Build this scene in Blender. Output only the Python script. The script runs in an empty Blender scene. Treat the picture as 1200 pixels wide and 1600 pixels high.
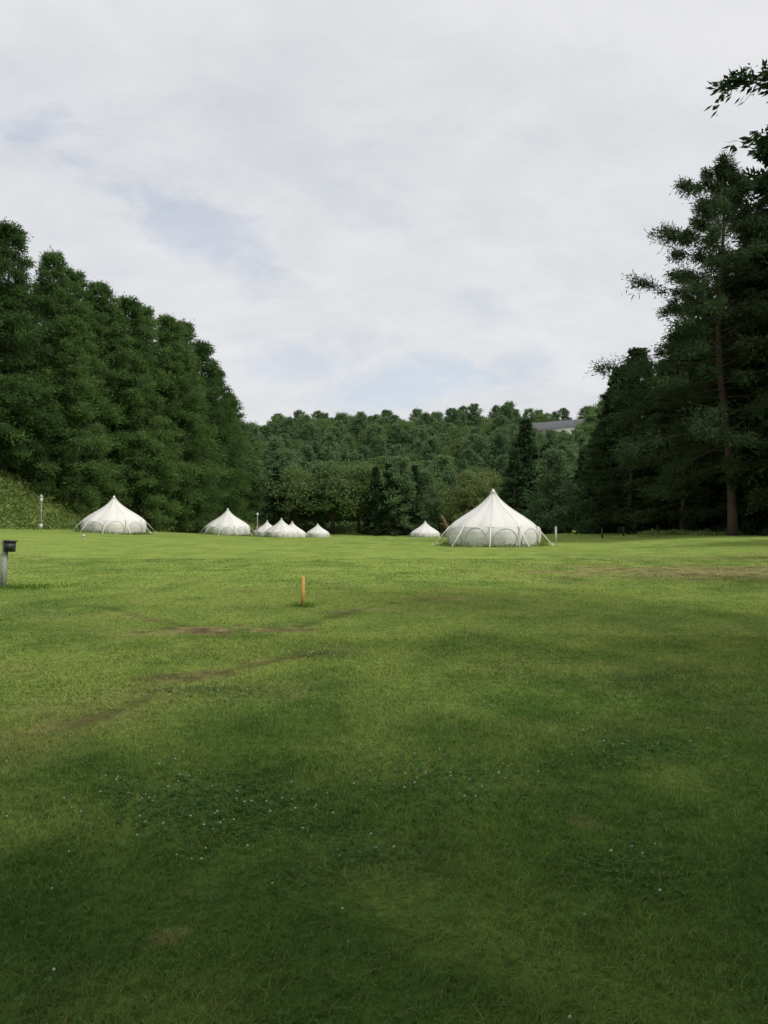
import bpy, math, numpy as np
from mathutils import Vector
R=math.radians
scene=bpy.context.scene
COL=scene.collection
def link(o): COL.objects.link(o); return o

# ---------------------------------------------------------------- helpers
def sst(a,b,x):
    t=np.clip((np.asarray(x,float)-a)/(b-a),0,1); return t*t*(3-2*t)
def _h(ix,iy,s):
    n=(ix.astype(np.int64)*374761393+iy.astype(np.int64)*668265263+s*1442695041)&0x7fffffff
    n=((n^(n>>13))*1274126177)&0x7fffffff
    n=(n^(n>>16))&0xffff
    return n/65535.0
def vnoise(x,y,s=0):
    x=np.asarray(x,float);y=np.asarray(y,float)
    ix=np.floor(x);iy=np.floor(y);fx=x-ix;fy=y-iy
    fx=fx*fx*(3-2*fx);fy=fy*fy*(3-2*fy)
    ix=ix.astype(np.int64);iy=iy.astype(np.int64)
    a=_h(ix,iy,s);b=_h(ix+1,iy,s);c=_h(ix,iy+1,s);d=_h(ix+1,iy+1,s)
    return (a*(1-fx)+b*fx)*(1-fy)+(c*(1-fx)+d*fx)*fy
def fbm(x,y,s=0,o=4):
    v=0;a=.5;t=0
    for i in range(o):
        v=v+a*vnoise(x*2**i+i*17.3,y*2**i-i*9.1,s+i);t+=a;a*=.5
    return v/t
def height(x,y):
    x=np.asarray(x,float);y=np.asarray(y,float)
    b=np.interp(y,[-200,50,64,85,104,118,126,142,150],[0,0,-.15,-.45,-1.1,-1.35,-1.35,-.85,-.5])
    left=.053*np.clip(-x-12.5,0,20)
    right=.5*sst(11,22,x)*sst(20,45,y)
    xf=-28.5+.16*(y-60)
    d=xf-x
    hb=np.interp(y,[40,60,105,150],[5,5.2,2.8,2])
    bank=hb*sst(-.5,8,d)+.22*np.clip(d-7,0,50)
    bank=bank*(1-.6*sst(130,160,y))
    hh=np.interp(x,[-140,-52,-32,-10,20,50,75,160],[11.5,14,19.5,23.7,25.4,28.5,31,33])
    hill=hh*sst(138,275,y)
    und=.10*(fbm(x*.12,y*.12,5,2)-.5)*sst(3,12,y)+.05*(fbm(x*.6,y*.6,8,2)-.5)
    return b+left+right+bank+hill+und
def hz(x,y): return float(height(np.array([x]),np.array([y]))[0])

def mk_mesh(name,V,polys,mats=(),smooth=False,pm=None):
    me=bpy.data.meshes.new(name)
    V=np.asarray(V,np.float32)
    me.vertices.add(len(V)); me.vertices.foreach_set('co',V.ravel())
    ls=[];lt=[];st=0;li=[]
    for P in polys:
        P=np.asarray(P,np.int32)
        n,k=P.shape
        li.append(P.ravel()); ls.append(st+np.arange(n)*k); lt.append(np.full(n,k)); st+=n*k
    li=np.concatenate(li);ls=np.concatenate(ls).astype(np.int32);lt=np.concatenate(lt).astype(np.int32)
    me.loops.add(len(li)); me.loops.foreach_set('vertex_index',li)
    me.polygons.add(len(ls)); me.polygons.foreach_set('loop_start',ls); me.polygons.foreach_set('loop_total',lt)
    if pm is not None: me.polygons.foreach_set('material_index',np.asarray(pm,np.int32))
    if smooth: me.polygons.foreach_set('use_smooth',np.ones(len(ls),bool))
    for m in mats: me.materials.append(m)
    me.update(); me.validate()
    return me
def fattr(me,name,arr):
    a=me.attributes.new(name,'FLOAT','POINT'); a.data.foreach_set('value',np.asarray(arr,np.float32))
def cattr(me,name,arr):
    a=me.attributes.new(name,'FLOAT_COLOR','POINT')
    c=np.ones((len(arr),4),np.float32);c[:,:3]=arr; a.data.foreach_set('color',c.ravel())

class MB:
    def __init__(s): s.V=[];s.q=[];s.t=[];s.n=0
    def add(s,V,quads=None,tris=None):
        V=np.asarray(V,float)
        if quads is not None and len(quads): s.q.append(np.asarray(quads)+s.n)
        if tris is not None and len(tris): s.t.append(np.asarray(tris)+s.n)
        s.V.append(V); s.n+=len(V)
    def tube(s,P,r,k=6,cap=True):
        P=np.asarray(P,float);n=len(P)
        T=np.gradient(P,axis=0);T/=np.linalg.norm(T,axis=1)[:,None]+1e-9
        up=np.array([0,0,1.]) if abs(T[0,2])<.8 else np.array([1.,0,0])
        A=np.cross(T,up);A/=np.linalg.norm(A,axis=1)[:,None]+1e-9
        B=np.cross(T,A)
        th=np.arange(k)*2*math.pi/k
        r=np.broadcast_to(np.asarray(r,float),(n,))
        V=P[:,None,:]+r[:,None,None]*(np.cos(th)[None,:,None]*A[:,None,:]+np.sin(th)[None,:,None]*B[:,None,:])
        q=[]
        for i in range(n-1):
            for j in range(k):
                q.append([i*k+j,i*k+(j+1)%k,(i+1)*k+(j+1)%k,(i+1)*k+j])
        V=V.reshape(-1,3);tr=[]
        if cap:
            V=np.vstack([V,P[0],P[-1]])
            for j in range(k):
                tr.append([n*k,(j+1)%k,j]); tr.append([n*k+1,(n-1)*k+j,(n-1)*k+(j+1)%k])
        s.add(V,q,tr)
    def box(s,c,d,rz=0,bev=.0):
        x,y,z=[a/2 for a in d]
        V=np.array([[sx*x,sy*y,sz*z] for sz in(-1,1) for sy in(-1,1) for sx in(-1,1)],float)
        q=[[0,2,3,1],[4,5,7,6],[0,1,5,4],[2,6,7,3],[0,4,6,2],[1,3,7,5]]
        if rz:
            cr,sr=math.cos(rz),math.sin(rz)
            V=np.stack([V[:,0]*cr-V[:,1]*sr,V[:,0]*sr+V[:,1]*cr,V[:,2]],1)
        s.add(V+np.array(c),q)
    def mesh(s,name,mats,smooth=False):
        pol=[]
        if s.q: pol.append(np.vstack(s.q))
        if s.t: pol.append(np.vstack(s.t))
        return mk_mesh(name,np.vstack(s.V),pol,mats,smooth)

# ---------------------------------------------------------------- materials
def mat(name):
    m=bpy.data.materials.new(name);m.use_nodes=True
    nt=m.node_tree;nt.nodes.clear()
    out=nt.nodes.new('ShaderNodeOutputMaterial')
    return m,nt,nt.nodes,nt.links,out
def simple(name,col,rough=.7,var=.15,scale=5,bump=.0,bscale=30,metal=0,trans=0.):
    m,nt,N,L,out=mat(name)
    b=N.new('ShaderNodeBsdfPrincipled');b.inputs['Roughness'].default_value=rough;b.inputs['Metallic'].default_value=metal
    tc=N.new('ShaderNodeTexCoord');n=N.new('ShaderNodeTexNoise');n.inputs['Scale'].default_value=scale;n.inputs['Detail'].default_value=6
    L.new(tc.outputs['Object'],n.inputs['Vector'])
    r=N.new('ShaderNodeValToRGB')
    r.color_ramp.elements[0].position=.3;r.color_ramp.elements[1].position=.7
    r.color_ramp.elements[0].color=(*[c*(1-var) for c in col],1);r.color_ramp.elements[1].color=(*[min(1,c*(1+var)) for c in col],1)
    L.new(n.outputs['Fac'],r.inputs['Fac']);L.new(r.outputs['Color'],b.inputs['Base Color'])
    if bump:
        n2=N.new('ShaderNodeTexNoise');n2.inputs['Scale'].default_value=bscale;n2.inputs['Detail'].default_value=5
        L.new(tc.outputs['Object'],n2.inputs['Vector'])
        bp=N.new('ShaderNodeBump');bp.inputs['Strength'].default_value=bump;bp.inputs['Distance'].default_value=.05
        L.new(n2.outputs['Fac'],bp.inputs['Height']);L.new(bp.outputs['Normal'],b.inputs['Normal'])
    if trans:
        t=N.new('ShaderNodeBsdfTranslucent');L.new(r.outputs['Color'],t.inputs['Color'])
        mx=N.new('ShaderNodeMixShader');mx.inputs[0].default_value=trans
        L.new(b.outputs[0],mx.inputs[1]);L.new(t.outputs[0],mx.inputs[2]);L.new(mx.outputs[0],out.inputs[0])
    else: L.new(b.outputs[0],out.inputs[0])
    return m
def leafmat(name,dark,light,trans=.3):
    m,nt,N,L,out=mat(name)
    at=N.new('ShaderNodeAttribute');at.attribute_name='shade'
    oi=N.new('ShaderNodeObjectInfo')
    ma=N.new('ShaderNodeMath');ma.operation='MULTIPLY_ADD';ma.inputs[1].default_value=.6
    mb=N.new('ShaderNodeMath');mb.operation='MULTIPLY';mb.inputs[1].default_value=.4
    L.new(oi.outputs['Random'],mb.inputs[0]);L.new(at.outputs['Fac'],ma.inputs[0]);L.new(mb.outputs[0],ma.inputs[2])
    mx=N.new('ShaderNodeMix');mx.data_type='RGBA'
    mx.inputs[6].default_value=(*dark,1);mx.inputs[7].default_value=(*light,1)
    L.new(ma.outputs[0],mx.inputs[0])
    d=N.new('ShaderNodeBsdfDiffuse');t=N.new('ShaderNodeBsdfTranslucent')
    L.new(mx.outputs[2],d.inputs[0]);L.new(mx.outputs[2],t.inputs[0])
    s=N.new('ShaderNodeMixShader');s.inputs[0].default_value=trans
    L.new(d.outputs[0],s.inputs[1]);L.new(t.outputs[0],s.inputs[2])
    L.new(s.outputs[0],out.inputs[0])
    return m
def attrmat(name,trans=.3,mul=1.,bump=False):
    m,nt,N,L,out=mat(name)
    at=N.new('ShaderNodeAttribute');at.attribute_name='tone'
    src=at.outputs['Color']
    d=N.new('ShaderNodeBsdfDiffuse')
    if bump:
        tc=N.new('ShaderNodeTexCoord')
        n=N.new('ShaderNodeTexNoise');n.inputs['Scale'].default_value=9;n.inputs['Detail'].default_value=9;n.inputs['Roughness'].default_value=.75
        L.new(tc.outputs['Object'],n.inputs['Vector'])
        r=N.new('ShaderNodeMapRange');r.inputs[1].default_value=.3;r.inputs[2].default_value=.7;r.inputs[3].default_value=.5*mul;r.inputs[4].default_value=1.4*mul
        L.new(n.outputs['Fac'],r.inputs[0])
        mm=N.new('ShaderNodeVectorMath');mm.operation='SCALE';L.new(src,mm.inputs[0]);L.new(r.outputs[0],mm.inputs['Scale']);src=mm.outputs[0]
        bp=N.new('ShaderNodeBump');bp.inputs['Strength'].default_value=.8;bp.inputs['Distance'].default_value=.06
        L.new(n.outputs['Fac'],bp.inputs['Height']);L.new(bp.outputs['Normal'],d.inputs['Normal'])
        L.new(src,d.inputs[0]);L.new(d.outputs[0],out.inputs[0]);return m
    t=N.new('ShaderNodeBsdfTranslucent');L.new(src,d.inputs[0]);L.new(src,t.inputs[0])
    s=N.new('ShaderNodeMixShader');s.inputs[0].default_value=trans
    L.new(d.outputs[0],s.inputs[1]);L.new(t.outputs[0],s.inputs[2]);L.new(s.outputs[0],out.inputs[0])
    return m
M_bark=simple('larch_bark',(.07,.055,.04),.9,.4,8,.6,25)
M_pbark=simple('pine_bark',(.085,.052,.040),.9,.45,4,.9,14)
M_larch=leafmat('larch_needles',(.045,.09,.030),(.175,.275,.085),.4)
M_far=leafmat('hazed_hill_foliage',(.08,.14,.07),(.22,.32,.14),.35)  # paler and bluer greens: distant haze painted into the leaf colour
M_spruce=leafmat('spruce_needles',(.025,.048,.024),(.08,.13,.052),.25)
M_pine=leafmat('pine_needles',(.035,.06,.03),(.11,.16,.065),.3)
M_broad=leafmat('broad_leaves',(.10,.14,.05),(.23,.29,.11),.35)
M_weed=leafmat('bamboo_grass_leaves',(.09,.14,.04),(.30,.37,.12),.3)
M_ground=attrmat('turf',bump=True)
M_grass=attrmat('grass_blades',.35)
M_canvas=simple('canvas',(.78,.765,.73),.85,.05,1.2,.3,3.0,trans=.08)
M_wall=simple('canvas_wall',(.76,.745,.715),.85,.06,1.5,.3,4)
M_panel=simple('canvas_panel',(.69,.68,.655),.85,.07,2,.35,3)
M_rope=simple('webbing',(.76,.745,.71),.8,.05)
M_seam=simple('seam_stitching',(.63,.62,.59),.8,.05)
M_edge=simple('panel_piping',(.52,.515,.50),.8,.05)
M_dark=simple('dark_metal',(.03,.03,.03),.5,.2)
M_gray=simple('weathered_grey_wood',(.36,.36,.345),.8,.2,12,.3,60)
M_wood=simple('dark_post_wood',(.06,.05,.04),.9,.3,10,.4,40)
M_brown=simple('brown_log_wood',(.17,.09,.06),.85,.3,6,.4,30)
M_yellow=simple('yellow_stake_paint',(.55,.33,.07),.6,.12,20)
M_white=simple('white_paint',(.62,.62,.60),.5,.06)
M_glass=simple('window_glass',(.05,.06,.07),.15,.2)
M_roof=simple('grey_roof_metal',(.085,.092,.10),.7,.15,1)
M_flower=simple('clover_bloom',(.40,.40,.34),.8,.1)

# ---------------------------------------------------------------- grass tone
def ell(x,y,cx,cy,rx,ry,ang=0,soft=.5,seed=3,fq=2.2):
    c,s=math.cos(ang),math.sin(ang)
    dx=x-cx;dy=y-cy;a=(dx*c+dy*s)/rx;b=(-dx*s+dy*c)/ry
    n=(fbm(x*fq,y*fq,seed,4)-.5)*1.8
    return 1-sst(1-soft,1+soft*.4,np.sqrt(a*a+b*b)+n)
def dirtmask(x,y):
    d=ell(x,y,-2.4,10.5,.8,.42,.1,fq=3)*.9
    d=np.maximum(d,ell(x,y,-1.45,10.5,.8,.3,.1,fq=3)*.75)
    d=np.maximum(d,ell(x,y,-1.75,7.4,.6,.22,.5,fq=4)*.55)
    d=np.maximum(d,ell(x,y,-2.35,5.6,.4,.12,.9,fq=5)*.35)
    d=np.maximum(d,ell(x,y,-1.2,8.3,.4,.14,.7,fq=5)*.35)
    d=np.maximum(d,ell(x,y,-3.6,11.7,.5,.2,-.7,fq=4)*.4)
    d=np.maximum(d,ell(x,y,-.8,2.75,.09,.07,.4,fq=9)*.5)
    d=np.maximum(d,ell(x,y,.97,3.77,.12,.09,0,fq=9)*.5)
    d=np.maximum(d,ell(x,y,1.3,14.4,1.4,.45,.05,fq=3)*.4)
    d=np.maximum(d,ell(x,y,-.4,12.6,.9,.3,.4,fq=3)*.35)
    d=np.maximum(d,ell(x,y,-2.9,16,.4,.35,0)*.45)
    d=np.maximum(d,ell(x,y,10,22.5,7.5,4.5,.12,.8,fq=.9)*ell(x,y,10,22.5,9,5.6,.12,.8,fq=2.6,seed=8)*.75)
    d=np.maximum(d,ell(x,y,14,30,8,2.2,.1,.7)*.3)
    return d
def polyd(x,y,pts):
    best=np.full(len(x),1e9)
    for (ax,ay),(bx,by) in zip(pts[:-1],pts[1:]):
        ux,uy=bx-ax,by-ay;t=np.clip(((x-ax)*ux+(y-ay)*uy)/(ux*ux+uy*uy),0,1)
        best=np.minimum(best,np.hypot(x-ax-t*ux,y-ay-t*uy))
    return best
TR1=[(-3.6,3.6),(-2.45,4.95),(-2.1,6.04),(-1.75,7.3),(-1.15,8.3),(-.6,8.8)]
TR2=[(-5.4,13.4),(-4.6,13),(-3.4,11.5),(-2.35,10.45),(-1.3,10.45),(-.6,12.4),(.2,13.6)]
def ruts(x,y):
    wv=(fbm(x*3.2,y*3.2,9)-.5)*.4;g=sst(.15,.5,fbm(x*1.9,y*1.9,15,4))*.75+.25
    return np.maximum((1-sst(.0,.13,polyd(x,y,TR1)+wv*.6)),(1-sst(.0,.2,polyd(x,y,TR2)+wv))*.9)*g
def tone(x,y):
    n1=fbm(x*.35,y*.22,21,4);n2=fbm(x*1.7,y*1.3,31,4);n3=fbm(x*.09,y*.12,41,3);n4=fbm(x*4,y*4,61,3);n5=fbm(x*.8,y*.55,71,5)
    g_dark=np.array([.058,.120,.029]);g_mid=np.array([.125,.213,.045]);g_yel=np.array([.275,.352,.084]);straw=np.array([.34,.29,.13]);soil=np.array([.12,.085,.055])
    far=sst(2.6,9,y+.6*(-x))  # near clovery grass darker, far yellower; shaded foreground and lit band painted in
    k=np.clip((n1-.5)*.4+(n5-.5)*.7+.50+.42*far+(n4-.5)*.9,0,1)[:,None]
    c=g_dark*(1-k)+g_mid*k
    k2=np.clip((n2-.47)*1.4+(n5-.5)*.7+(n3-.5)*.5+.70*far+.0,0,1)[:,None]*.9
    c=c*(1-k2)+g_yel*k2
    k3=(sst(.56,.74,fbm(x*.8,y*.9,51,5))*.18*(.4+.6*far))[:,None]
    c=c*(1-k3)+straw*k3
    st=(.5+.5*np.sin((y*.9+x*.35)*2.2+5*n3))*.04*far
    c=c*(1-st)[:,None]
    r_=ruts(x,y)[:,None]*.7
    c=c*(1-r_)+np.array([.070,.078,.03])*r_
    fr_=(1-sst(.1,.5,polyd(x,y,TR1)+(n2-.5)))[:,None]*.3*(1-r_)
    c=c*(1-fr_)+np.array([.32,.30,.11])*fr_
    d=dirtmask(x,y)[:,None]
    mx_=np.clip((n4-.30)*2.5,0,1)[:,None]
    c=c*(1-d)+(soil*(1-mx_)+straw*mx_)*d
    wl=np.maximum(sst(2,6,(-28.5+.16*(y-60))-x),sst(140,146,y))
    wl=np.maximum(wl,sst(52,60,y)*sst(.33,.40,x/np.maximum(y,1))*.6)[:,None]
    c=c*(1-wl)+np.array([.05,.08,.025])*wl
    return c

# ---------------------------------------------------------------- ground
def axis(segs):
    out=[]
    for a,b,s in segs: out.append(np.arange(a,b,s))
    out.append([segs[-1][1]]);return np.concatenate(out)
xs=axis([(-900,-150,50),(-150,-60,5),(-60,-14,1),(-14,-5,.12),(-5,2,.06),(2,16,.12),(16,30,.5),(30,90,2),(90,200,10),(200,900,50)])
ys=axis([(-300,-40,20),(-40,0,2),(0,2,.12),(2,14,.06),(14,28,.12),(28,60,.4),(60,150,1.2),(150,300,4),(300,500,20),(500,1500,100)])
X,Y=np.meshgrid(xs,ys);x=X.ravel();y=Y.ravel()
V=np.stack([x,y,height(x,y)],1)
nx=len(xs);ny=len(ys)
i,j=np.meshgrid(np.arange(nx-1),np.arange(ny-1));b=(j*nx+i).ravel()
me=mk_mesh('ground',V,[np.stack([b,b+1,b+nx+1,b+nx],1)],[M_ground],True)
cattr(me,'tone',tone(x,y)*(.78+.22*sst(8,25,y))[:,None])  # near turf darkened: shade beneath the blades painted into its colour
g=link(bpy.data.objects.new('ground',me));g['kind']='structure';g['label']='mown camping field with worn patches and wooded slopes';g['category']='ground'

# ---------------------------------------------------------------- grass
rng=np.random.default_rng(7)
def scatter(y0,y1,dens,pad=.7,extra=1.05):
    w=lambda yy:.51*yy*extra+pad
    A=(w(y0)+w(y1))*(y1-y0);n=int(A*dens)
    yy=rng.uniform(y0,y1,int(n*1.5));xx=rng.uniform(-w(y1),w(y1),len(yy))
    k=np.abs(xx)<w(yy);return xx[k],yy[k]
def blades(x,y,hgt,wid,bend,seg2):
    n=len(x);z=height(x,y)-.005
    az=rng.uniform(0,2*math.pi,n);fa=az+rng.normal(0,.5,n)+math.pi/2
    h=hgt*rng.uniform(.5,1.25,n);b=h*bend*rng.uniform(.2,1.6,n);w=wid*rng.uniform(.7,1.3,n)/2
    dx=np.cos(az);dy=np.sin(az);wx=np.cos(fa)*w;wy=np.sin(fa)*w
    P=np.stack([x,y,z],1)
    Wv=np.stack([wx,wy,0*w],1);D=np.stack([dx,dy,0*w],1);U=np.array([0,0,1.])
    tip=P+D*b[:,None]+U*(h*.85)[:,None]
    if seg2:
        mid=P+D*(b*.3)[:,None]+U*(h*.55)[:,None]
        V=np.stack([P-Wv,P+Wv,mid+Wv*.8,mid-Wv*.8,tip],1).reshape(-1,3);k=5
        o=np.arange(n)*5
        return V,[np.stack([o,o+1,o+2,o+3],1)],[np.stack([o+3,o+2,o+4],1)],k
    V=np.stack([P-Wv,P+Wv,tip],1).reshape(-1,3);o=np.arange(n)*3
    return V,[],[np.stack([o,o+1,o+2],1)],3
bands=[(1.5,3.5,8500,.032,.0032,1.1,True),(3.5,6,5000,.032,.0042,1.1,True),(6,10,1800,.032,.007,1.1,True),(10,17,560,.031,.014,.9,False),(17,30,130,.034,.03,.8,False)]
Vs=[];Q=[];T=[];C=[];n0=0
for (a,b_,dn,hg,wd,bn,s2) in bands:
    x,y=scatter(a,b_,dn)
    dm=dirtmask(x,y);rt=ruts(x,y);keep=(rng.random(len(x))>np.maximum(dm*.9,rt*.6));x=x[keep];y=y[keep];rt=rt[keep]
    tall=(.65+.8*fbm(x*1.3,y*1.3,77,3)+.8*(fbm(x*5,y*5,78,2)-.5))*(1-.5*rt)
    V,q,t,k=blades(x,y,hg*tall,wd,bn,s2)
    c=tone(x,y)*rng.uniform(.66,1.45,len(x))[:,None]
    dry=rng.random(len(x))<.05
    c[dry]=np.array([.30,.26,.12])*rng.uniform(.6,1.1,dry.sum())[:,None]
    Vs.append(V);C.append(np.repeat(c,k,0))
    Q+=[a2+n0 for a2 in q];T+=[a2+n0 for a2 in t];n0+=len(V)
for (cx_,cy_,rr,nn,hh_) in [(-1.4,13.25,.13,170,.10),(-8.3,17,.4,700,.11),(-7.8,17.2,.5,400,.10)]:
    x=rng.normal(cx_,rr,nn);y=rng.normal(cy_,rr*.7,nn)
    V,q,t,k=blades(x,y,hh_*np.ones(nn),.010,.5,True)
    c=np.array([.11,.20,.035])*rng.uniform(.7,1.4,nn)[:,None]
    Vs.append(V);C.append(np.repeat(c,k,0));Q+=[a2+n0 for a2 in q];T+=[a2+n0 for a2 in t];n0+=len(V)
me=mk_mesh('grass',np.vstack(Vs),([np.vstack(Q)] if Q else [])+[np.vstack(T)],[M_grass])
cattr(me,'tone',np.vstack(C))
o=link(bpy.data.objects.new('grass',me));o['kind']='stuff';o['label']='short mown grass covering the camping field';o['category']='grass'
print('grass verts',n0)
cx=[];cy=[]
cl=[(-1.2,4.2,.5,.35),(-.7,3.9,.6,.3),(.3,4.4,.6,.4),(-1.6,6.7,.5,.15),(1.0,3.3,.3,.2),(-.7,8.6,.4,.3),(1.6,4.9,.4,.25),(-.1,3.4,.3,.2)]
for (a,b_,r1,r2) in cl:
    n=int(2300*r1*r2*2);cx.append(rng.normal(a,r1*.6,n));cy.append(rng.normal(b_,r2*.7,n))
n=1400;yy=rng.uniform(1.8,9,n);cx.append(rng.uniform(-.6,.6,n)*yy);cy.append(yy)
cx=np.concatenate(cx);cy=np.concatenate(cy);n=len(cx)
cz=height(cx,cy)+rng.uniform(.010,.030,n)
V=[];a0=rng.uniform(0,6.28,n);sz=rng.uniform(.006,.012,n)
P=np.stack([cx,cy,cz],1)
for kf in range(3):
    a=a0+kf*2.094
    d=np.stack([np.cos(a),np.sin(a),rng.uniform(-.2,.5,n)],1)*sz[:,None];s=np.stack([-np.sin(a),np.cos(a),rng.uniform(-.2,.2,n)],1)*sz[:,None]*.6
    V.append(np.stack([P,P+d*.9+s,P+d*1.6,P+d*.9-s],1).reshape(-1,3))
V=np.vstack(V);o_=np.arange(len(V)//4)*4
me=mk_mesh('clover_leaves',V,[np.stack([o_,o_+1,o_+2,o_+3],1)],[M_grass])
cattr(me,'tone',np.repeat(np.array([.07,.145,.045])*rng.uniform(.6,1.4,len(o_))[:,None],4,0))
o=link(bpy.data.objects.new('clover_leaves',me));o['kind']='stuff';o['label']='low patches of clover leaves among the grass';o['category']='clover'
idx=rng.choice(n,190,replace=False);mb=MB()
for i_ in idx:
    p=P[i_]+np.array([0,0,.012]);r=rng.uniform(.0035,.0065)*(1+.25*(p[1]>6))
    th=np.arange(6)*math.pi/3
    ring=lambda rr,zz:np.stack([np.cos(th)*rr,np.sin(th)*rr,0*th+zz],1)
    V=np.vstack([[0,0,-r*.8],ring(r*.85,-r*.4),ring(r,r*.2),ring(r*.6,r*.8),[0,0,r]])+p
    q=[];t=[]
    for j in range(6):
        k=(j+1)%6
        t.append([0,1+k,1+j]);q.append([1+j,1+k,7+k,7+j]);q.append([7+j,7+k,13+k,13+j]);t.append([13+j,13+k,19])
    mb.add(V,q,t)
o=link(bpy.data.objects.new('clover_blooms',mb.mesh('clover_blooms',[M_flower],True)));o['kind']='stuff';o['label']='tiny white clover blooms scattered in the grass';o['category']='clover'

# ---------------------------------------------------------------- trees
def unit(a): return a/(np.linalg.norm(a,axis=-1,keepdims=True)+1e-9)
def leaves_to_mesh(name,P,D,ln,wd,shade,m,rg):
    n=len(P);D=unit(D);W=unit(np.cross(D,rg.normal(size=(n,3))))*(wd*rg.uniform(.6,1.3,n))[:,None]
    L_=(ln*rg.uniform(.6,1.3,n))[:,None]
    V=np.stack([P-W*.35,P+D*L_*.45+W,P+D*L_,P+D*L_*.4-W],1).reshape(-1,3)
    o=np.arange(n)*4
    me=mk_mesh(name,V,[np.stack([o,o+1,o+2,o+3],1)],[m])
    fattr(me,'shade',np.repeat(shade,4));return me
def conifer(seed,H,tr,base,Rmax,shape,nb,tw,lv,ln,wd,up,sag,drp,m,bark,curve=None,tlen=.3,flat=.25,tipclump=0.,leftbias=0,spread=.55,extra=None,jit=.3,lvar=.62):
    rg=np.random.default_rng(seed)
    if curve is None:
        ph=rg.uniform(0,6.28)
        curve=lambda z:np.array([.012*H*math.sin(z/H*3+ph),.012*H*math.cos(z/H*2.4+ph),z])
    mb=MB();zz=np.linspace(-.4,H*.98,16)
    rad=tr*(1-(np.clip(zz,0,H)/H))**.8+.02;rad[0]=tr*1.35;rad[1]*=1.1
    mb.tube([curve(z) for z in zz],rad,9)
    PP=[];DD=[];SS=[]
    for i in range(nb):
        q=(i+rg.random())/nb;q=q**.92;z=(base+(1-base)*q)*H
        az=i*2.39996+rg.normal(0,.35)
        L=Rmax*shape(q)*rg.uniform(lvar,1.12)
        u=up(q)+rg.normal(0,.08 if not leftbias else .16);sg=sag*rg.uniform(.6,1.4)
        if extra is not None and i<len(extra):
            ze,az,L,u,sg=extra[i];z=ze
        if leftbias: L*=1+leftbias*max(0,-math.cos(az))
        if L<.15: L=.15
        o=curve(min(z,H*.97))
        hd=np.array([math.cos(az),math.sin(az),0]);sd=np.array([-hd[1],hd[0],0]);wig=rg.normal(0,.12)
        f=lambda s:o+hd*(L*s)[...,None]+sd*(L*wig*s*s)[...,None]+np.array([0,0,1.])*(L*(u*s-sg*s*s))[...,None]
        s=np.linspace(0,1,6);pts=f(s)
        mb.tube(pts,np.maximum(.008,(tr*.22*(1-q*.6))*(1-s*.9)),4,False)
        M=int(tw*(.35+.65*L/Rmax))+2
        s=rg.random(M)**.55*.88+.12
        if tipclump: s=np.where(rg.random(M)<tipclump,1-.35*rg.random(M)**1.3,s)
        st=f(s);side=np.where(rg.random(M)<.5,-1,1);ang=rg.uniform(.3,1.15,M)*side
        td=hd*np.cos(ang)[:,None]+sd*np.sin(ang)[:,None]
        td[:,2]+=rg.normal(0,flat,M)-drp
        tl=L*tlen*(1.15-s*.6)*rg.uniform(.5,1.2,M)+.12*ln
        K=lv;fr=rg.random((M,K))
        p=st[:,None,:]+td[:,None,:]*(tl[:,None]*fr)[...,None]+rg.normal(0,1,(M,K,3))*(ln*jit)
        d=td[:,None,:]+rg.normal(0,spread,(M,K,3))
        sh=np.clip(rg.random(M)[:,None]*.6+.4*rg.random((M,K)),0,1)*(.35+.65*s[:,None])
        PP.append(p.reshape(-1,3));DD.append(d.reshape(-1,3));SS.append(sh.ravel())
    PP=np.vstack(PP);DD=np.vstack(DD);SS=np.concatenate(SS)
    tm=mb.mesh('trunk',[bark],True)
    cm=leaves_to_mesh('crown',PP,DD,ln,wd,SS,m,rg)
    return tm,cm
def broad(seed,H,R_,m,bark,nc=80,per=130,ln=.3,wd=.14,base=.15):
    rg=np.random.default_rng(seed);mb=MB()
    mb.tube([[0,0,-.3],[.05,0,H*.15],[.1,.05,H*.3],[0,0,H*.55]],[.03*H,.024*H,.02*H,.008*H],8)
    P=[];D=[];S=[]
    for i in range(nc):
        v=rg.normal(size=3);v/=np.linalg.norm(v);r=rg.uniform(.55,1)**.5*rg.uniform(.85,1.12)
        if v[2]<-.5: v[2]*=-.6
        c=np.array([v[0]*R_*r,v[1]*R_*r,H*(base+.5*(1-base))+v[2]*H*.5*(1-base)*r*.95])
        c[:2]*=1-.35*max(0,v[2])
        o=np.array([0,0,H*rg.uniform(.2,.5)])
        if i%3==0: mb.tube([o,o*.5+c*.5+rg.normal(0,.15,3),c],[.009*H,.005*H,.002*H],4,False)
        cr=R_*rg.uniform(.16,.34)
        q=unit(rg.normal(size=(per,3)))*(rg.random((per,1))**.4)*cr*np.array([1.15,1.15,.7])
        P.append(c+q);D.append(unit(q)+rg.normal(0,.6,(per,3))+np.array([0,0,-.2]))
        S.append(np.clip(rg.random()*.55+.45*rg.random(per)+q[:,2]/cr*.15,0,1))
    tm=mb.mesh('trunk',[bark],True)
    return tm,leaves_to_mesh('crown',np.vstack(P),np.vstack(D),ln,wd,np.concatenate(S),m,rg)

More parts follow.
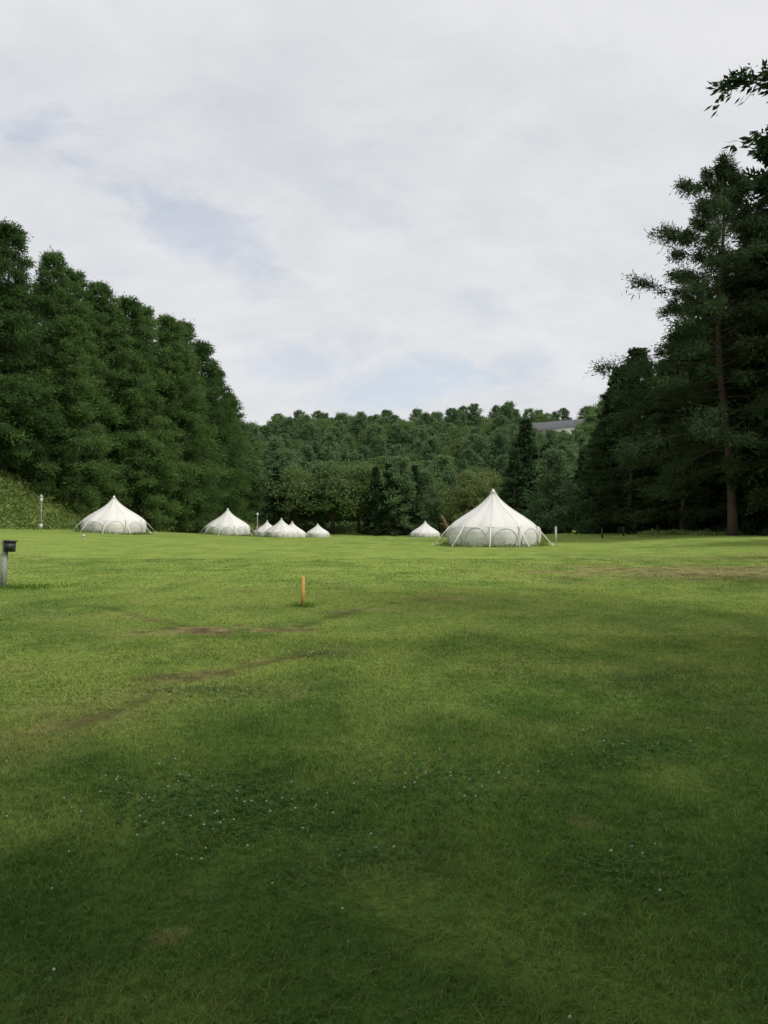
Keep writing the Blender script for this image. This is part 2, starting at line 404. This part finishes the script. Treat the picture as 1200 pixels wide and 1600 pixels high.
sh_l=lambda q:(.6+.4*min(1,q*5))*(1-q)**.66*1.03+.03
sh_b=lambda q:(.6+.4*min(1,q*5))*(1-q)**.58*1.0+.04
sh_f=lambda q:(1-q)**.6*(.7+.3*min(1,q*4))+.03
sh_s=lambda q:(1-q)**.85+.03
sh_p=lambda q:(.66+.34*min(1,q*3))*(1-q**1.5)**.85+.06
upl=lambda q:-.04+.8*q
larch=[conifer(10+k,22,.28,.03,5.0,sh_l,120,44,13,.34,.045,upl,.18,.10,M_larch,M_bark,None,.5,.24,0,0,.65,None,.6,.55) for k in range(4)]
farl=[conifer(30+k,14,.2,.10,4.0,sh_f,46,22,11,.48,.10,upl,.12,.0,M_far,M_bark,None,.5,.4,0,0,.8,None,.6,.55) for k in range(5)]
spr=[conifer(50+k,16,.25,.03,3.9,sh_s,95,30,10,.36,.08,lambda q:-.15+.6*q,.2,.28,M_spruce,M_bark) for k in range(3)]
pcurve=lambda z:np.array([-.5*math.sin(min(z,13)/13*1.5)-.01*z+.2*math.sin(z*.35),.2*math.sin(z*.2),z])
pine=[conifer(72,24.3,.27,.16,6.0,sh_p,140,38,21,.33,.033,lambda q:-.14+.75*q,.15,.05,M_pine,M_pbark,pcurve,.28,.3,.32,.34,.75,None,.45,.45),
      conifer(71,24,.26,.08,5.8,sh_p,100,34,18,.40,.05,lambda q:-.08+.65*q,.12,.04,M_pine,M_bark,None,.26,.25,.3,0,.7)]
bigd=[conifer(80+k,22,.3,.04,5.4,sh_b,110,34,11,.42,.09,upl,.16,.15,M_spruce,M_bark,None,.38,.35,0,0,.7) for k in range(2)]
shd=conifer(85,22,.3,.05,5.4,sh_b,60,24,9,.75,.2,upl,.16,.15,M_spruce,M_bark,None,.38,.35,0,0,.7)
brd=[broad(90+k,10,4.3,M_broad,M_bark,80,120,.28,.13,.04) for k in range(2)]
M_broadfar=leafmat('dark_broad_leaves',(.075,.128,.05),(.20,.28,.10),.35)
brf=[broad(95+k,10,4.6,M_broadfar,M_bark,100,115,.30,.12,.02) for k in range(2)]
EX=[(7.2,math.pi-.02,3.85,.34,.24),(6.25,math.pi+.04,3.72,.34,.24)]
nearfir=conifer(99,12.5,.22,.46,2.9,lambda q:(1-q)**.8+.03,60,40,18,.12,.024,lambda q:.1+.4*q,.22,.12,M_spruce,M_bark,None,.17,.12,.3,0,.5,EX)

def tree(kind,label,cat,grp,tc,x,y,s=1.,rz=0.,sz=None,dz=0):
    e=link(bpy.data.objects.new(kind,None));e.empty_display_size=1
    e.location=(x,y,hz(x,y)+dz);e.rotation_euler=(0,0,rz);e.scale=(s,s,sz if sz else s)
    e['label']=label;e['category']=cat
    if grp:e['group']=grp
    for nm,me in(('trunk',tc[0]),('crown',tc[1])):
        c=link(bpy.data.objects.new(nm,me));c.parent=e
    return e
rg=np.random.default_rng(5)
def ra(): return rg.uniform(0,6.28)
FL=[(-36.5,66,22.8),(-33.6,68,22.6),(-31.2,71.5,22.8),(-31,76,22.5),(-29.3,79,23.2),(-27.6,82,23.6),(-26.4,85,24.2),(-24.8,88,24.6),(-24.6,93,25.2),(-23.0,97,24.2),(-22.6,102,22),(-38,60,20),(-29.5,73,19),(-25.8,82,18),(-34.8,67,20),(-28.6,80.5,21.5),(-23.9,90.5,22)]
for k,(x,y,h) in enumerate(FL):
    tree('larch_tree','tall dense green larch at the forest edge above the grassy bank','tree','larches of the forest edge',larch[k%4],x,y,h/22*rg.uniform(.95,1.05),ra(),h/22)
for yy in np.arange(70,135,8.):
    for k in range(3):
        x=-28.5+.16*(yy-60)-9-k*8+rg.uniform(-2,2);y=yy+rg.uniform(-2,2)
        if x/y<-.56: continue
        h=rg.uniform(19,22)
        tree('larch_tree','tall dense green larch deeper in the forest on the slope','tree','larches of the forest',larch[rg.integers(4)],x,y,h/22*1.15,ra(),h/22)
cnt=0
for yy in np.arange(158,298,9.):
    w0=-.26*yy-4;w1=.32*yy
    for x in np.arange(w0,w1,8.2):
        xx=x+rg.uniform(-2.8,2.8);y=yy+rg.uniform(-3,3);h=rg.uniform(11.5,15.5)
        gz=hz(xx,y);r=xx/y
        if .182<r<.262 and y<268:
            h=min(h,1.5+.1155*y-gz+rg.uniform(-1,.8))
            if h<3.5: continue
        if 47<xx<78 and y>256:
            if y<283: continue
        if rg.random()<.25: tc=brf[rg.integers(2)];hh=10;h*=.85;kd='broadleaf_tree'
        else: tc=farl[rg.integers(5)];hh=14;kd='larch_tree'
        s=h/hh
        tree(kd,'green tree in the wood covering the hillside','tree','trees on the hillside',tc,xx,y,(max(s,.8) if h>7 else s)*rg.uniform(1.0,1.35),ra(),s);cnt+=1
print('far trees',cnt)
E=[(-26,126,brf[0],13,10),(-22.5,128,spr[2],12,16),(-19,134,spr[0],11,16),(-15.5,136,brf[0],11.5,10),(-12,139,farl[1],12,14),(-9,136,brf[0],12.5,10),(-4.5,138,brf[1],12.8,10),(-1.5,134,spr[1],12,16),(0.8,131,spr[2],12.5,16),(3,131,farl[0],13,14),(5.2,132,spr[1],12.2,16),(7.5,133,farl[2],11,14),(10,138,brf[0],9,10),
   (13.8,124,brd[0],10.5,10),(17.6,130,brd[1],10.5,10),(-30,132,spr[1],12,16),(-17,141,farl[2],12,14),(12,140,farl[1],11,14),(22,128,spr[0],13,16)]
for x,y,tc,h,H in E:
    isb=H==10
    tree('broadleaf_tree' if isb else 'spruce_tree','rounded leafy tree at the edge of the field' if isb else 'dark spruce at the far edge of the field','tree','trees along the field edge',tc,x,y,h/H*1.05,ra(),h/H)
S=[(19.0,104,16.0,spr[0]),(21.8,103,12.3,spr[1]),(24.5,108,12.0,spr[2]),(27.5,105,12,spr[0]),(24.2,86,12,spr[1]),(17.2,101,11.5,spr[2]),
   (21.2,72,13,spr[2]),(22.8,74,16.2,spr[0]),(25.3,76,18.5,spr[1]),(27.2,70,18.5,spr[2]),(29.8,78,20,spr[0]),(31.5,72,20,spr[1]),(35,80,18,spr[2]),(33,92,17,spr[2]),(29,96,15,spr[1]),(25.8,66,15,spr[0]),(23.4,63,14.5,spr[1])]
for x,y,h,tc in S:
    tree('spruce_tree','dark spruce with low sweeping branches beside the field','tree','spruces beside the field',tc,x,y,h/16*1.1,ra(),h/16)
tree('larch_tree','small olive green tree between dark spruces','tree',None,farl[3],19.0,86,.85,1.,.66)
tree('red_pine_tree','tall red pine with bare curved reddish trunk and feathery crown','tree',None,pine[0],22.7,50,1,0.)
for x,y,h,tc,H,l in [(28.0,52,27.5,bigd[0],22,0),(31,55,28,bigd[1],22,0),(25.4,56,21,pine[1],24,1),(25.2,61,19,bigd[1],22,0),(27.8,47.5,25.5,pine[1],24,1),(33,60,28,bigd[0],22,0),(29.5,65,20,bigd[1],22,0),(25.8,47,9,spr[0],16,0),(28.2,55.5,23,bigd[1],22,0),(25.0,55,13,spr[1],16,0),(26.2,51,21,pine[1],24,1),(20.7,64,14.5,pine[1],18,1),(22.4,57.5,15.5,pine[1],18,1)]:
    tree('pine_tree' if l else 'fir_tree','tall dark pine with feathery needles' if l else 'tall dark dense conifer beside the red pine','tree','dark conifers beside the red pine',tc,x,y,h/H,ra(),h/H if H!=18 else h/24)
tree('fir_tree','fir with sweeping needle branches overhanging the lawn','tree',None,nearfir,8.9,10.4,1,0)
for x,y,h in [(19,14,14),(27,22,16),(15,3,16),(8,-3,14),(3,-7,14),(12,-8,16),(27,33,15),(12.5,-2.5,14),(-2,-9,12)]:
    tree('fir_tree','tall dark conifer shading the lawn','tree','conifers shading the lawn',shd,x,y,h/22*1.1,ra(),h/22)

def weeds(name,label,x,y,hgt,per,ln,wd,m,seed,spread):
    r=np.random.default_rng(seed);n=len(x);z=height(x,y)
    P=np.stack([x,y,z],1)[:,None,:]+r.normal(0,1,(n,per,3))*np.array([spread,spread,0])
    P[:,:,2]=height(P[:,:,0].ravel(),P[:,:,1].ravel()).reshape(n,per)+r.random((n,per))*np.asarray(hgt).reshape(-1,1)
    D=r.normal(0,.7,(n,per,3));D[:,:,2]+=.35
    sh=np.clip(r.random((n,1))*.6+r.random((n,per))*.5,0,1)*np.ones((n,per))
    me=leaves_to_mesh(name,P.reshape(-1,3),D.reshape(-1,3),ln,wd,sh.ravel(),m,r)
    o=link(bpy.data.objects.new(name,me));o['kind']='stuff';o['label']=label;o['category']='undergrowth'
r=np.random.default_rng(11)
y=r.uniform(50,135,8000);d=r.uniform(-.6,10,8000);x=-28.5+.16*(y-60)-d
weeds('bamboo_grass','light green bamboo grass covering the bank below the forest',x,y,.25+.7*fbm(x*.5,y*.5,3,3),9,.34,.07,M_weed,12,.35)
y=r.uniform(138,150,3000);x=r.uniform(-45,50,3000)
weeds('undergrowth','dark leafy undergrowth along the foot of the wooded hill',x,y,.3+1.2*r.random(3000),9,.4,.12,M_broadfar,13,.6)
y=r.uniform(52,66,2600);x=y*r.uniform(.34,.6,2600);k=fbm(x*.35,y*.35,19,2)>.5;x=x[k];y=y[k]
weeds('fern_undergrowth','green ferns growing beneath the dark conifers',x,y,.06+.5*np.clip(fbm(x*.5,y*.5,23,2)-.35,0,1)*2*r.random(len(x)),9,.26,.05,M_weed,14,.4)
# ---------------------------------------------------------------- tents
RP=[(.955,0),(.975,.06),(1.0,.16),(1.0,.26),(.965,.345)]
RT=[(.965,.345),(.89,.405),(.775,.475),(.655,.54),(.535,.60),(.42,.66),(.31,.725),(.215,.79),(.14,.85),(.08,.91),(.035,.965),(0.004,1.0)]
NP=10
def prof(z):
    a=np.array(RP+RT[1:]);return np.interp(z,a[:,1],a[:,0])
def rev(pr,R_,H_,sag,nseg=120):
    V=[];n=len(pr)
    th=np.arange(nseg)*2*math.pi/nseg
    for (r,z) in pr:
        k=1-sag*(1-np.abs(np.cos(th*NP/2)))*(1 if r>.05 else 0)
        V.append(np.stack([np.cos(th)*r*R_*k,np.sin(th)*r*R_*k,0*th+z*H_],1))
    q=[]
    for i in range(n-1):
        for j in range(nseg): q.append([i*nseg+j,i*nseg+(j+1)%nseg,(i+1)*nseg+(j+1)%nseg,(i+1)*nseg+j])
    return np.vstack(V),q
def smoothpr(pr,k=3):
    a=np.array(pr);tt=np.linspace(0,len(a)-1,(len(a)-1)*k+1)
    out=[]
    for s in tt:
        i=min(int(s),len(a)-2);f=s-i
        p0=a[max(i-1,0)];p1=a[i];p2=a[i+1];p3=a[min(i+2,len(a)-1)]
        out.append(.5*((2*p1)+(-p0+p2)*f+(2*p0-5*p1+4*p2-p3)*f*f+(-p0+3*p1-3*p2+p3)*f**3))
    return [tuple(o) for o in out]
TR,TH=2.66,3.26
mb=MB();V,q=rev(smoothpr(RT),TR*1.012,TH,.06);mb.add(V,q);ME_roof=mb.mesh('roof',[M_canvas],True)
mb=MB();V,q=rev(smoothpr(RP),TR,TH,-.025);mb.add(V,q);ME_wall=mb.mesh('wall',[M_wall],True)
def wsurf(a,z,off):
    return prof(z)*TR*(1+.025*(1-abs(math.cos((a+math.pi/NP)*NP/2))))+off
def arch_mesh(name,w0,z0,z1,off,m,k=2.6,edge=True):
    nu,nt=12,14;V=[];mb=MB()
    W=lambda t:w0*(max(0,1-t**k))**.5*(.88+.12*min(1,t*3))
    for t in 1-(1-np.linspace(0,1,nt+1))**1.5:
        z=z0+(z1-z0)*t;w=W(t)
        for u in np.linspace(-1,1,nu+1):
            a=u*w;rr=wsurf(a,z,off);V.append([math.cos(a)*rr,math.sin(a)*rr,z*TH])
    q=[[i*(nu+1)+j,i*(nu+1)+j+1,(i+1)*(nu+1)+j+1,(i+1)*(nu+1)+j] for i in range(nt) for j in range(nu)]
    mb.add(V,q)
    n1=len(q)
    if edge:
        pts=[]
        for s_,ts in ((-1,1-(1-np.linspace(0,1,16))**1.8),(1,(1-(1-np.linspace(0,1,16))**1.8)[::-1][1:])):
            for t in ts:
                z=z0+(z1-z0)*t;a=s_*W(t);rr=wsurf(a,z,off+.01);pts.append([math.cos(a)*rr,math.sin(a)*rr,z*TH])
        mb.tube(pts,.02,5,False)
    V=np.vstack(mb.V);Qd=np.vstack(mb.q);pm=np.zeros(len(Qd),int);pm[n1:]=1
    return mk_mesh(name,V,[Qd],[m,M_edge],True,pm)
ME_pan=arch_mesh('window_panel',.262,.04,.315,.03,M_panel)
ME_door=arch_mesh('door',.24,.0,.33,.035,M_wall,3.5)
mb=MB();zs=np.linspace(.345,.97,16);P=np.array([[prof(z)*TR*1.012+.014,0,z*TH] for z in zs]);hw=.03
V=np.vstack([P+[0,-hw,0],P+[0,hw,0],P+[.014,0,.01]]);n=len(P)
q=[[i,i+1,2*n+i+1,2*n+i] for i in range(n-1)]+[[2*n+i,2*n+i+1,n+i+1,n+i] for i in range(n-1)];mb.add(V,q)
ME_seam=mb.mesh('seam',[M_seam])
mb=MB()
a=np.array([.97*TR,0,.35*TH]);b=np.array([1.34*TR,0,.03]);hw=.03
mb.add([a+[0,-hw,0],a+[0,hw,0],b+[0,hw,0],b+[0,-hw,0],a+[.02,-hw,.02],a+[.02,hw,.02],b+[.02,hw,.02],b+[.02,-hw,.02]],[[0,1,2,3],[7,6,5,4],[0,4,5,1],[3,2,6,7],[0,3,7,4],[1,5,6,2]])
zs=np.linspace(0,.345,8);P=np.array([[prof(z)*TR+.03,0,z*TH] for z in zs]);n=len(P)
mb.add(np.vstack([P+[0,-.03,0],P+[0,.03,0]]),[[i,i+1,n+i+1,n+i] for i in range(n-1)])
mb.tube([b+[.03,0,.12],b+[-.04,0,-.15]],[.02,.012],5)
ME_guy=mb.mesh('guy_strap',[M_rope])
mb=MB();mb.tube([[0,0,.945*TH],[0,0,.99*TH],[0,0,1.02*TH]],[.19,.09,.03],14);ME_cap=mb.mesh('peak_cap',[M_rope],True)
mb=MB();V,q=rev([(.975,-.02),(.985,.014),(.95,.016)],TR,TH,0);mb.add(V,q);ME_base=mb.mesh('groundsheet_edge',[M_dark])
def tent(x,y,h,rz,label,door=None,sink=.02):
    e=link(bpy.data.objects.new('bell_tent',None));e.location=(x,y,hz(x,y)-sink);e.rotation_euler=(0,0,rz);s=h/TH;e.scale=(s,s,s)
    e['label']=label;e['category']='tent';e['group']='white canvas tents on the field'
    def ch(nm,me,r=0):
        c=link(bpy.data.objects.new(nm,me));c.parent=e;c.rotation_euler=(0,0,r);return c
    ch('roof',ME_roof);ch('wall',ME_wall);ch('peak_cap',ME_cap);ch('groundsheet_edge',ME_base)
    for k in range(NP):
        a=k*2*math.pi/NP
        ch('seam',ME_seam,a)
        ch('guy_strap',ME_guy,a)
        if k==door: ch('door',ME_door,a+math.pi/NP)
        else: ch('window_panel',ME_pan,a+math.pi/NP)
tent(6.4,45,3.26,.12,'large white canvas bell tent with arched panels and guy straps',6)
tent(-22.5,64,3.1,.4,'white canvas bell tent with guy straps below the grassy bank',7)
tent(-17.3,85,2.95,.2,'white canvas bell tent with pointed peak beside the larches',2)
tent(-13.9,104,2.75,.0,'white canvas bell tent in front of two others',7)
tent(-16.9,111,2.4,.3,'white canvas bell tent partly hidden behind another tent')
tent(-13.4,112,2.45,.5,'white canvas bell tent close behind another tent')
tent(-10.7,124,2.25,.2,'small distant white canvas bell tent near the trees',7)
tent(5.25,98,2.25,.6,'small distant white bell tent beside the large tent',6)
tx=[];ty=[]
for (a,b,rr) in [(6.4,45,2.7),(-22.5,64,2.6),(-17.3,85,2.5),(-13.9,104,2.3),(5.25,98,2.0)]:
    th=r.uniform(0,6.28,260);rd=rr+r.uniform(-.05,.45,260);tx.append(a+np.cos(th)*rd);ty.append(b+np.sin(th)*rd)
tx=np.concatenate(tx);ty=np.concatenate(ty)
weeds('tall_grass','taller uncut grass around the tent edges',tx,ty,.06+.16*r.random(len(tx)),6,.16,.025,M_weed,15,.1)

# ---------------------------------------------------------------- small objects
def thing(name,x,y,label,cat,parts,rot=(0,0,0),grp=None,dz=0):
    e=link(bpy.data.objects.new(name,None));e.location=(x,y,hz(x,y)+dz);e.rotation_euler=rot;e['label']=label;e['category']=cat
    if grp:e['group']=grp
    for nm,me in parts:
        c=link(bpy.data.objects.new(nm,me));c.parent=e
mb=MB();mb.box((0,0,.45),(.11,.09,1.1));mb.box((0,0,1.015),(.13,.11,.03));m1=mb.mesh('post',[M_gray])
mb=MB();mb.box((.10,-.02,.93),(.20,.17,.22));mb.box((.10,-.02,1.055),(.25,.21,.03));mb.box((.10,-.11,.93),(.13,.012,.14));m2=mb.mesh('box',[M_dark])
thing('post_box',-8.43,17,'weathered grey post with a dark box mounted on top','post',[('post',m1),('box',m2)],(0,R(3),R(8)))
mb=MB();mb.box((0,0,.2),(.055,.05,.6));mb.add([[-.0275,-.025,.5],[.0275,-.025,.5],[.0275,.025,.5],[-.0275,.025,.5],[0,0,.53]],None,[[0,1,4],[1,2,4],[2,3,4],[3,0,4]])
o=link(bpy.data.objects.new('marker_stake',mb.mesh('marker_stake',[M_yellow])));o.location=(-1.4,13.25,hz(-1.4,13.25));o.rotation_euler=(0,R(1),.3);o['label']='short yellow wooden marker stake standing in the grass';o['category']='stake'
mb=MB();mb.tube([[0,0,-.2],[0,0,2.5]],[.035,.03],8);mb.box((.0,0,2.1),(.3,.04,.04));pm=mb.mesh('pole',[M_gray])
mb=MB();mb.tube([[0,0,2.25],[0,0,2.3],[0,0,2.6],[0,0,2.64]],[.08,.12,.11,.06],10);hm=mb.mesh('lamp_shade',[M_white],True)
mb=MB();mb.tube([[0,0,2.64],[0,0,2.68],[0,0,2.85]],[.17,.14,.02],10);cm=mb.mesh('lamp_cap',[M_gray],True)
mb=MB();mb.box((-.02,-.06,.35),(.28,.06,.35));bm=mb.mesh('notice_board',[M_white])
thing('lantern_post',-27,60.5,'slim post with white lantern and small white board','lamp post',[('pole',pm),('lamp_shade',hm),('lamp_cap',cm),('notice_board',bm)])
mb=MB();mb.tube([[0,0,-.2],[0,0,2.5]],[.05,.045],8);mb.box((-.05,0,1.1),(.18,.1,.35));pm=mb.mesh('pole',[M_gray])
mb=MB();mb.tube([[0,0,2.5],[0,0,2.55],[0,0,2.8],[0,0,2.85]],[.08,.13,.12,.05],10);hm=mb.mesh('lamp_shade',[M_white],True)
thing('lantern_post',-15,91,'thin grey post with small lantern near the tents','lamp post',[('pole',pm),('lamp_shade',hm)])
mb=MB();mb.box((0,0,.5),(.12,.12,1.2));pm=mb.mesh('post',[M_white]);mb=MB();mb.box((0,0,1.13),(.17,.17,.06));hm=mb.mesh('cap',[M_dark])
thing('white_post',11.3,50.5,'short white post beside the large tent','post',[('post',pm),('cap',hm)])
mb=MB();mb.tube([[0,0,-.1],[0,0,.28]],[.03,.03],8);pm=mb.mesh('pipe',[M_gray]);mb=MB();mb.tube([[0,0,.28],[0,0,.30],[0,0,.38],[0,0,.4]],[.03,.09,.09,.04],10);hm=mb.mesh('cap',[M_white],True)
thing('standpipe',-17.2,44,'short pipe with white cap standing in the grass','pipe',[('pipe',pm),('cap',hm)])
thing('standpipe',-7.2,102,'short pipe with white cap standing in the grass','pipe',[('pipe',pm),('cap',hm)])
mb=MB();mb.tube([[0,0,-.2],[-.25,0,.9],[-.7,.1,1.9],[-.95,.1,2.3]],[.22,.18,.16,.12],9);mb.tube([[-.4,0,1.3],[-1.1,0,1.45]],[.1,.05],7)
o=link(bpy.data.objects.new('broken_log',mb.mesh('broken_log',[M_brown],True)));o.location=(6.9,80,hz(6.9,80));o['label']='leaning reddish brown broken trunk beside the tent';o['category']='log'
mb=MB();mb.tube([[0,0,-.2],[0.02,0,.4],[0,0.02,.7]],[.07,.06,.055],8);pm=mb.mesh('wooden_post',[M_wood],True)
for x,y in [(15.9,56),(17.6,56.5),(20.3,57)]:
    o=link(bpy.data.objects.new('wooden_post',pm));o.location=(x,y,hz(x,y));o.rotation_euler=(rg.normal(0,.03),rg.normal(0,.03),ra());o['label']='short dark wooden post at the edge of the lawn';o['category']='post';o['group']='dark posts beside the lawn'

bx,by=61.8,272
e=link(bpy.data.objects.new('hill_lodge',None));e.location=(bx,by,30.6);e.rotation_euler=(0,0,R(-36));e['label']='white lodge with grey pitched roof on the wooded ridge';e['category']='building'
mb=MB();mb.box((0,0,0),(20,9,6));mb.add([[-10,-4.5,3],[-10,4.5,3],[-10,0,5.6],[10,-4.5,3],[10,4.5,3],[10,0,5.6]],None,[[0,2,1],[3,4,5]]);wm=mb.mesh('wall',[M_white])
mb=MB()
for s in(-1,1):
    mb.add([[-11,s*5.6,2.35],[11,s*5.6,2.35],[11,0,5.65],[-11,0,5.65],[-11,s*5.6,2.6],[11,s*5.6,2.6],[11,0,5.9],[-11,0,5.9]],[[0,1,2,3],[4,5,6,7],[0,1,5,4],[0,3,7,4],[1,2,6,5]])
rm=mb.mesh('roof',[M_roof])
mb=MB();mb.box((0,0,0),(1.2,.12,1.3));wn=mb.mesh('window',[M_glass])
mb=MB();mb.box((0,0,5.7),(.9,.9,2.2));chm=mb.mesh('chimney',[M_roof])
def ch(nm,me,loc=(0,0,0),p=e):
    c=link(bpy.data.objects.new(nm,me));c.parent=p;c.location=loc;return c
ch('wall',wm);rf=ch('roof',rm);ch('chimney',chm,(4,1.5,0),rf)
for k in range(6): ch('window',wn,(-8+k*3.1,-4.52,.9))

# ---------------------------------------------------------------- world
SE=R(48);az_from=R(-28)
sx,sy=math.cos(az_from),math.sin(az_from)
w=bpy.data.worlds.new('World');scene.world=w;w.use_nodes=True
N=w.node_tree.nodes;L=w.node_tree.links;N.clear()
out=N.new('ShaderNodeOutputWorld')
sky=N.new('ShaderNodeTexSky');sky.sky_type='NISHITA';sky.sun_disc=False;sky.sun_elevation=SE
sky.sun_rotation=math.atan2(sx,sy)%(2*math.pi)
b1=N.new('ShaderNodeBackground');b1.inputs['Strength'].default_value=.15;L.new(sky.outputs[0],b1.inputs[0])
tc=N.new('ShaderNodeTexCoord');GEN=tc.outputs['Generated']
sp=N.new('ShaderNodeSeparateXYZ');L.new(GEN,sp.inputs[0])
def M(op,a,b=None,c=None):
    n=N.new('ShaderNodeMath');n.operation=op
    for k,v in enumerate((a,b,c)):
        if v is None: continue
        if isinstance(v,(int,float)): n.inputs[k].default_value=v
        else: L.new(v,n.inputs[k])
    return n.outputs[0]
zz=M('ADD',M('MAXIMUM',sp.outputs[2],0.),.45)
cb=N.new('ShaderNodeCombineXYZ')
for k in range(3): L.new(zz,cb.inputs[k])
dv=N.new('ShaderNodeVectorMath');dv.operation='DIVIDE';L.new(GEN,dv.inputs[0]);L.new(cb.outputs[0],dv.inputs[1])
def noise(vec,sc,det,ro,dist=0,loc=(0,0,0),scl=(1,1,1),rot=0):
    mp=N.new('ShaderNodeMapping');mp.inputs['Location'].default_value=loc;mp.inputs['Scale'].default_value=scl;mp.inputs['Rotation'].default_value=(0,0,rot)
    L.new(vec,mp.inputs['Vector'])
    n=N.new('ShaderNodeTexNoise');n.inputs['Scale'].default_value=sc;n.inputs['Detail'].default_value=det;n.inputs['Roughness'].default_value=ro;n.inputs['Distortion'].default_value=dist
    L.new(mp.outputs[0],n.inputs['Vector']);return n.outputs['Fac']
nA=noise(dv.outputs[0],6.0,9,.62,.4,(3,1,0),(1,1.5,1),R(-30))
nB=noise(dv.outputs[0],1.3,6,.55,.2,(7,3,2),(1,1.3,1))
nC=noise(GEN,8,8,.65,.3,(1,4,2),(1,1,2.2))
bl=None
for (u,v,ru,rv,an,stg) in [(285,345,160,46,-22,.30),(60,200,220,90,-12,.07),(440,225,140,45,-15,.10),(470,562,110,40,0,.24),(625,603,160,36,5,.34),(735,462,50,28,-30,.17),(530,300,90,32,-20,.12),(120,470,150,50,10,.07)]:
    c=Vector(((u-600)/1200,1,(812-v)/1200)).normalized()
    sb=N.new('ShaderNodeVectorMath');sb.operation='SUBTRACT';L.new(GEN,sb.inputs[0]);sb.inputs[1].default_value=c
    vr=N.new('ShaderNodeVectorRotate');vr.rotation_type='Y_AXIS';vr.inputs['Angle'].default_value=R(an);L.new(sb.outputs[0],vr.inputs['Vector'])
    ml=N.new('ShaderNodeVectorMath');ml.operation='MULTIPLY';L.new(vr.outputs[0],ml.inputs[0]);ml.inputs[1].default_value=(1200/ru,3,1200/rv)
    le=N.new('ShaderNodeVectorMath');le.operation='LENGTH';L.new(ml.outputs[0],le.inputs[0])
    dd=M('ADD',le.outputs['Value'],M('MULTIPLY',M('SUBTRACT',nC,.5),4.2))
    mr=N.new('ShaderNodeMapRange');mr.interpolation_type='SMOOTHSTEP';mr.inputs[1].default_value=.1;mr.inputs[2].default_value=1.4;mr.inputs[3].default_value=stg;mr.inputs[4].default_value=0
    L.new(dd,mr.inputs[0])
    bl=mr.outputs[0] if bl is None else M('MAXIMUM',bl,mr.outputs[0])
cr=N.new('ShaderNodeValToRGB');cr.color_ramp.elements[0].position=.37;cr.color_ramp.elements[0].color=(.69,.705,.74,1);cr.color_ramp.elements[1].position=.60;cr.color_ramp.elements[1].color=(.815,.817,.832,1)
L.new(M('ADD',M('MULTIPLY',nB,.5),M('MULTIPLY',nA,.5)),cr.inputs[0])
b2=N.new('ShaderNodeBackground');b2.inputs['Strength'].default_value=1.;L.new(cr.outputs[0],b2.inputs[0])
fr=M('SUBTRACT',.98,bl)
mx=N.new('ShaderNodeMixShader');L.new(fr,mx.inputs[0]);L.new(b1.outputs[0],mx.inputs[1]);L.new(b2.outputs[0],mx.inputs[2]);L.new(mx.outputs[0],out.inputs[0])
sl=bpy.data.lights.new('sun','SUN');sl.energy=2.5;sl.angle=R(14);sl.color=(1,.96,.88)
so=link(bpy.data.objects.new('sun',sl))
v=Vector((sx*math.cos(SE),sy*math.cos(SE),math.sin(SE)));so.rotation_euler=v.to_track_quat('Z','Y').to_euler();so.location=(0,0,60)
# ---------------------------------------------------------------- camera
cd=bpy.data.cameras.new('camera');cd.sensor_fit='VERTICAL';cd.sensor_height=36;cd.lens=27;cd.clip_end=4000;cd.clip_start=.05
co=link(bpy.data.objects.new('camera',cd));co.location=(0,0,1.5);co.rotation_euler=(R(90.57),0,0);scene.camera=co
scene.view_settings.view_transform='Standard';scene.view_settings.look='None';scene.view_settings.exposure=0
